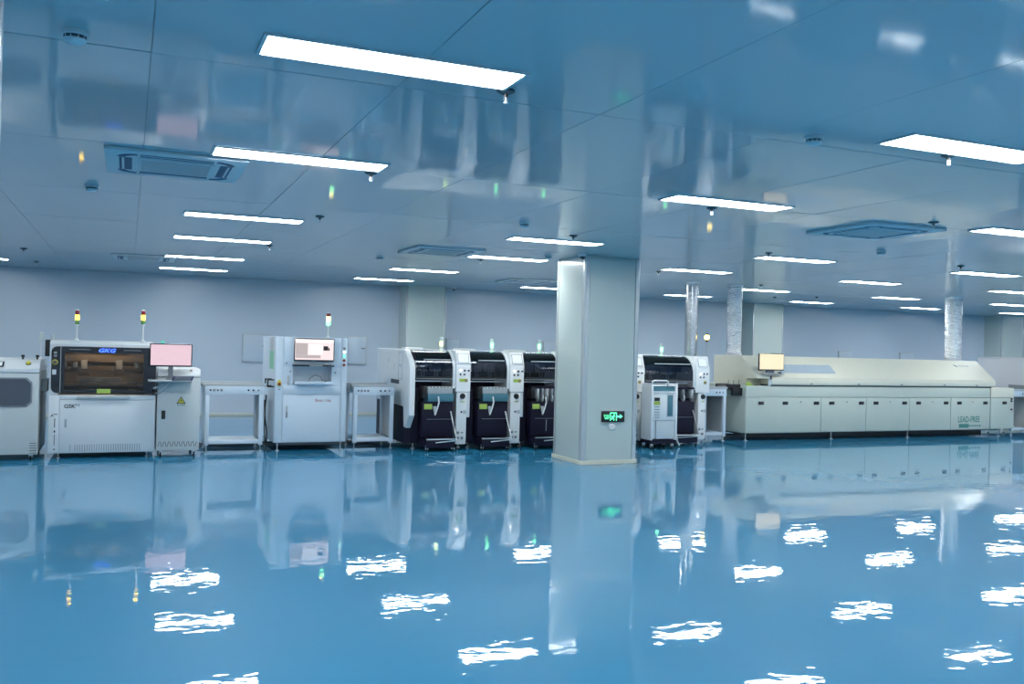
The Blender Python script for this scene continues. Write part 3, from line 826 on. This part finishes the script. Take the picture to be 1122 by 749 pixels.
    button(t, 'emergency_button', cm+.045, -.0302, 1.075, .022, 'tan_metal', .03, 'yellow', 12)
    a, b = (cxa+.02, cxb-.05) if low is None else low
    lo = box('column_body', 'bright_white', t, a, b, -.02, .35, .085, .893, .008)
    if low is None:
        box('column_flank', 'white_paint', t, b+.001, cxb+.008, .0, .3, .5, .893, .006)
    cl = (a+b)/2
    button(lo, 'rotary_knob', cl+.01, -.0203, .83, .042, 'black', .03, None, 18)
    box('label_plate', 'lime_label', lo, cl-.02, cl+.05, -.0215, -.0203, .735, .75)
    button(lo, 'emblem', cl+.0, -.0203, .585, .016, 'keyboard_blue', .004, None, 14)
    box('maker_plate', 'light_grey', lo, cl+.025, cl+.08, -.0215, -.0203, .555, .61)
    for dx, z in ((-.05, .265), (-.05, .185), (.015, .185)):
        button(lo, 'air_valve', cl+dx, -.0203, z, .02, 'mid_grey', .02, 'light_grey', 12)
    box('valve_plate', 'mid_grey', lo, cl, cl+.035, -.0225, -.0203, .255, .275)
    tower(t, tower_x, .65, 1.53, .03, [(.035, 'bright_white'), (.075, tower_m), (.055, 'clear_lamp')], .027)
    box('top_vent', 'bright_white', t, .12, .4, .9, 1.2, 1.531, 1.56, .008)
    for xx in (.08, W-.08):
        for yy in (.3, D-.2): foot(t, xx, yy, .095, .035)
    return t
mounter(4.025, .605, .285, 'first chip mounter, with its white side panel facing the link conveyor', 'bank', .625, 'lime_lamp', True)
mounter(4.93, .605, .285, 'second chip mounter, its grey feeder bank between two white control columns', 'bank', .595, 'green_lamp')
mounter(5.835, .605, .285, 'third chip mounter, with separate reels below the canopy beside the pillar', 'reels', .55, 'green_lamp')
mounter(6.745, .97, .325, 'wide chip mounter mostly hidden behind the pillar', 'sparse', .73, 'clear_lamp', low=(1.04, 1.25))
mounter(8.06, .97, .325, 'wide chip mounter with the white trolley parked in front of it', 'sparse', .73, 'green_lamp', low=(1.08, 1.23))

# ------------------------------------------------------------------ white trolley before the last mounter
def trolley():
    t = thing('feeder_trolley', 'tall white trolley on casters with handle in front of the last mounter', 'trolley', (7.855, 12.68, 0))
    W, D = .50, .32
    for x in (0, W-.035): box('side_wall', 'bright_white', t, x, x+.035, 0, D, .15, 1.065, .006)
    box('back_wall', 'bright_white', t, .036, W-.036, D-.03, D, .15, 1.05, .004)
    f = box('front_panel', 'bright_white', t, .036, W-.036, .012, .04, .47, .915, .004)
    box('display', 'black', f, .06, .16, .006, .0118, .79, .845)
    box('yellow_label', 'lime_label', f, .055, .17, .007, .0118, .725, .785)
    for k in range(5): box('print_line', 'print_grey', f, .065, .16, .009, .0118, .685-k*.042, .70-k*.042)
    w = box('window_frame', 'light_grey', f, .30, .42, .005, .0118, .53, .90, .003)
    box('pane', 'teal_plastic', w, .312, .408, .003, .0048, .545, .885, .002)
    box('top_lip', 'bright_white', t, .036, W-.036, .005, .05, .918, .945, .004)
    box('top_tray', 'mid_grey', t, .036, W-.036, .055, D-.031, .92, .95)
    box('tray_front', 'teal_plastic', t, .036, W-.036, .04, .052, .946, 1.03)
    box('lower_panel', 'white_paint', t, .12, W-.036, .03, .05, .17, .465, .004)
    box('lower_post', 'white_paint', t, .036, .115, .05, .1, .17, .465)
    MB().tube([(.03, .05, 1.06), (.035, .04, 1.10), (.06, .03, 1.118), (.3, .03, 1.118), (.335, .04, 1.10), (.345, .05, 1.03)], .014, 8).build('handle', 'bright_white', t)
    box('chassis', 'navy_black', t, .02, W-.02, .02, D-.02, .09, .148)
    for x in (.04, W-.07):
        for y in (.04, D-.04): caster(t, x, y, .035, .09)
trolley()
hz = tag(MB().tube([(8.58, 13.165, .78), (8.60, 13.08, .6), (8.55, 13.02, .46), (8.53, 13.0, .3), (8.56, 12.98, .1), (8.60, 12.97, .02)], .016, 8).build('air_hose', 'light_grey'),
         'pale air hose hanging between the trolley and the last mounter', 'hose')

# ------------------------------------------------------------------ reflow oven
OX, OY = 10.35, 13.5
def oven():
    t = thing('reflow_oven', 'long pale green reflow oven with sloped hood and LEAD-FREE lettering', 'oven', (OX, OY, 0))
    D = 1.4
    box('base_body', 'oven_paint', t, 0, 6.9, .015, D, .15, .805, .006)
    cuts = [0, 1.735, 2.845, 3.965, 5.085, 6.2]
    doors = []
    for a, b in zip(cuts[:-1], cuts[1:]):
        doors.append(box('door_panel', 'oven_paint', t, a+.005, b-.005, 0, .0148, .155, .80, .003))
    doors.append(box('door_panel', 'oven_paint', t, 6.225, 6.895, 0, .0148, .155, .80, .003))
    hs = [(0, .34), (0, .89), (0, 1.62), (1, 1.99), (1, 2.72), (2, 3.09), (2, 3.83), (3, 4.2), (3, 4.95), (4, 5.32), (4, 6.06), (5, 6.62)]
    for i, x in hs: box('handle', 'black', doors[i], x-.063, x+.063, -.008, -.0003, .668, .728, .004)
    for i, x in ((0, 1.25), (1, 2.36), (2, 3.46), (3, 4.58), (4, 5.7)):
        button(doors[i], 'key_lock', x, -.0003, .72, .014, 'mid_grey', .006, None, 10)
    rail = [(-.0, .81), (-.0, .985), (.006, 1.0), (.02, 1.012), (D, 1.012), (D, .81)]
    MB().prism(rail, 'x', 0, 6.195, .004).build('top_rail', 'oven_paint', t)
    MB().prism(rail, 'x', 6.225, 6.9, .004).build('end_cap', 'oven_hood', t)
    box('joint', 'mid_grey', t, 6.196, 6.224, .012, D-.02, .16, 1.005)
    hx0, hx1 = .235, 6.33
    lip = box('hood_lip', 'oven_hood', t, .55, hx1, -.02, .3, 1.035, 1.145, .012)
    box('hood_gap', 'slot_dark', t, .55, hx1-.1, .0, .3, 1.0125, 1.0345)
    for x in (1.45, 2.6, 3.7, 4.85, 5.75): box('lip_latch', 'mid_grey', lip, x, x+.05, -.026, -.0203, 1.05, 1.07)
    hood = [(.0, 1.146), (.0, 1.165), (.47, 1.557), (1.33, 1.557), (1.33, 1.02), (.31, 1.02), (.31, 1.146)]
    hd = MB().prism(hood, 'x', hx0, hx1, .006).build('hood', 'oven_hood', t)
    dy, dz = .47, .392; l = math.hypot(dy, dz); sl = math.atan2(dz, dy)
    def slope(x, u, off=.002): # point on the sloped front of the hood
        return (x, dy*u-off*dz/l, 1.165+dz*u+off*dy/l)
    for a, b in ((.86, 1.135), (1.145, 1.50), (1.51, 2.17)):
        w = MB().box(-(b-a)/2, (b-a)/2, -.12, .12, 0, .004, .001, 1).build('inspection_pane', 'pane_blue', hd, slope((a+b)/2, .42)); w.rotation_euler = (sl, 0, 0)
    # maker's mark on the hood
    mk = MB().prism([(-.05, .02), (-.02, .03), (.05, -.02), (.02, -.03)], 'z', 0, .002).build('maker_mark', 'print_black', hd, slope(5.57, .72)); mk.rotation_euler = (sl, 0, 0)
    for k in range(3):
        g = MB().prism([(-.035, -.02), (-.015, .02), (.01, .02), (.035, -.02), (.015, -.02), (.0, .008), (-.018, -.02)], 'z', 0, .002).build('maker_mark', 'print_grey', hd, slope(5.70+k*.10, .72)); g.rotation_euler = (sl, 0, 0)
    d4 = doors[4]
    text('door_text', 'LEAD-FREE', .17, (5.29, -.0008, .305), 'print_green', d4, sx=.76, bold=.003)
    box('text_bar', 'print_teal', d4, 5.32, 5.60, -.001, -.0003, .19, .268)
    for k in range(5): box('text_bar', 'print_teal', d4, 5.61+k*.07, 5.66+k*.07, -.001, -.0003, .215, .245)
    for z in (.78, .735, .56): button(doors[5], 'push_button', 6.82, -.0003, z, .02, 'black', .02, None, 10)
    # board entrance at the left end
    e = box('entrance_rail', 'black', t, -.30, .0-.002, .16, .20, .93, 1.03, .004)
    box('entrance_rail', 'black', t, -.30, -.002, .48, .52, .93, 1.03, .004)
    box('entrance_chain', 'mid_grey', t, -.30, -.002, .201, .479, .985, 1.0)
    box('entrance_motor', 'black', t, -.22, -.002, .10, .155, .83, .97, .006)
    for x in (-.26, -.15, -.03): MB().cyl((x, .18, 1.03), .008, .08, 'z', 8).build('guide_pin', 'mid_grey', e)
    MB().prism([(.09, 1.013), (.22, 1.013), (.19, 1.05), (.16, 1.05), (.14, 1.09), (.12, 1.05)], 'y', .10, .16).build('crank', 'lime_label', t)
    for x in (.1, 2.1, 4.05, 6.6):
        for y in (.12, D-.15): foot(t, x, y, .152, .04)
    box('under_frame', 'mid_grey', t, .15, 6.8, .3, 1.2, .1, .149)
    return t
oven()
m3, _ = monitor('oven_monitor', 'small monitor with warm yellow screen on a post at the oven entrance', (10.885, 13.47, 1.298), .57, .315, 'screen_yellow')
box('neck', 'mid_grey', m3, -.09, .09, .03, .06, -.05, .1, .006)
box('mouse_shelf', 'light_grey', m3, -.16, .30, -.0, .1, -.07, -.051, .004)
MB().cyl((0, .05, -.286), .03, .216, 'z', 14).build('post', 'bright_white', m3)
MB().lathe([(.04, 0), (.035, .02), (.01, .03)], (.23, .05, -.051), 14).build('trackball', 'black', m3)
box('post_switch', 'black', m3, -.02, .02, .006, .018, -.16, -.09, .003)

# ducts
def duct(x, y, z0, r, label, ribbed):
    t = thing('exhaust_duct', label, 'duct', (x, y, z0))
    hgt = H-z0
    if ribbed:
        prof = []
        n = 70
        for k in range(n+1):
            z = hgt*k/n
            prof.append((r*(1.0 if k % 2 else .985)*(1+random.uniform(-.012, .012)), z))
        MB().lathe(prof, seg=26).build('pipe', 'foil', t)
    else:
        MB().lathe([(r, 0)]+[(r*(1+random.uniform(-.006, .006)), hgt*k/20) for k in range(1, 20)]+[(r, hgt)], seg=28).build('pipe', 'steel', t)
    MB().lathe([(r*1.06, .0), (r*1.06, .05)], seg=28).build('clamp', 'aluminium', t)
    MB().lathe([(r*1.05, hgt-.03), (r*1.12, hgt-.012), (r*1.12, hgt)], seg=28).build('collar', 'aluminium', t)
duct(10.80, 14.5, 1.557, .14, 'ribbed foil exhaust duct rising from the oven entrance end', True)
duct(16.25, 14.2, 1.557, .172, 'shiny foil exhaust duct rising from the far end of the oven', True)
duct(9.76, 14.42, 0, .12, 'smooth steel exhaust pipe standing between last mounter and oven', False)

# amber beacon on a thin post behind the last link conveyor
b = thing('warning_beacon', 'lit amber beacon on a thin post between the mounters and the oven', 'beacon', (10.02, 14.28, 0))
MB().lathe([(.03, 0), (.03, .008), (.008, .012), (.006, 1.80)], seg=10).build('post', 'light_grey', b)
MB().lathe([(.024, 1.80), (.03, 1.81), (.03, 1.835)], seg=14).build('socket', 'black', b)
MB().lathe([(.03, 1.836), (.046, 1.86), (.05, 1.885), (.042, 1.915), (.03, 1.925)], seg=16).build('lamp', 'yellow_lamp', b)
MB().lathe([(.03, 1.926), (.03, 1.945), (.012, 1.955)], seg=14).build('cap', 'black', b)

# unloader behind the oven's far end
u = thing('board_unloader', 'pale lavender board unloader beyond the far end of the oven', 'machine', (17.9, 13.35, 0))
MB().box(0, 1.5, 0, 1.6, .1, 1.62, .012).build('cabinet', 'lavender_paint', u)
MB().box(-.012, 1.512, -.012, 1.612, 1.62, 1.655, .01).build('top_cover', 'lavender_paint', u)
box('board_slot', 'mid_grey', u, -.004, -.0003, .3, .8, .9, 1.06)
box('front_door', 'lavender_paint', u, .06, 1.44, -.01, -.0003, .16, 1.5, .004)
box('door_handle', 'black', [c for c in children(u) if c.name.startswith('front_door')][0], .12, .16, -.02, -.0103, .8, .95, .004)
tower(u, .12, .35, 1.655, .06, [(.05, 'black'), (.075, 'yellow_lamp'), (.03, 'black')], .03, pole_m='black')
for x in (.1, 1.4):
    for y in (.1, 1.5): foot(u, x, y, .105, .04)

# ------------------------------------------------------------------ cables on the floor
def cable(name, label, pts, r, m='black'):
    P = [Vector(p) for p in pts]; out = []
    for i in range(len(P)-1):
        p0, p1, p2, p3 = P[max(i-1, 0)], P[i], P[i+1], P[min(i+2, len(P)-1)]
        for k in range(6):
            s_ = k/6
            out.append(.5*((2*p1)+(p2-p0)*s_+(2*p0-5*p1+4*p2-p3)*s_**2+(3*p1-p0-3*p2+p3)*s_**3))
    out.append(P[-1])
    return tag(MB().tube(out, r, 7).build(name, m), label, 'cable')
cable('power_cable', 'black power cable hanging at the left side of the inspection machine',
      [(1.93, 13.95, .80), (1.91, 13.9, .5), (1.93, 13.8, .25), (1.91, 13.72, .06), (1.91, 13.62, .012), (1.92, 13.5, .012)], .011)
cable('power_cable', 'thin black cable looping on the floor beside the first link conveyor',
      [(1.955, 14.3, .7), (1.95, 14.2, .3), (1.95, 14.1, .05), (1.94, 14.0, .009), (1.95, 13.75, .009), (1.96, 13.55, .009)], .009)
cable('air_line', 'black air line curling between the pillar and the white trolley',
      [(7.84, 13.0, .012), (7.80, 12.98, .1), (7.77, 12.97, .12), (7.72, 12.95, .06), (7.66, 12.93, .012), (7.5, 12.9, .012)], .012)
for (xa, xb, lab) in ((-.9, .3, 'dark cable duct on the floor under the printer'), (1.0, 3.9, 'dark cable duct on the floor under the inspection machine'),
                 (10.5, 17.2, 'dark bar on the floor standing in for the shadow under the reflow oven')):  # the oven's bar is its floor shadow modelled as a solid dark strip
    tr = thing('duct_shadow_bar', lab, 'cable duct', ((xa+xb)/2, 14.3, 0))
    w = (xb-xa)/2
    MB().box(-w, w, -.06, .06, 0, .05, .004).build('trunk', 'mid_grey', tr)
    MB().box(-w, w, -.065, .065, .0505, .062, .003).build('lid', 'black', tr)
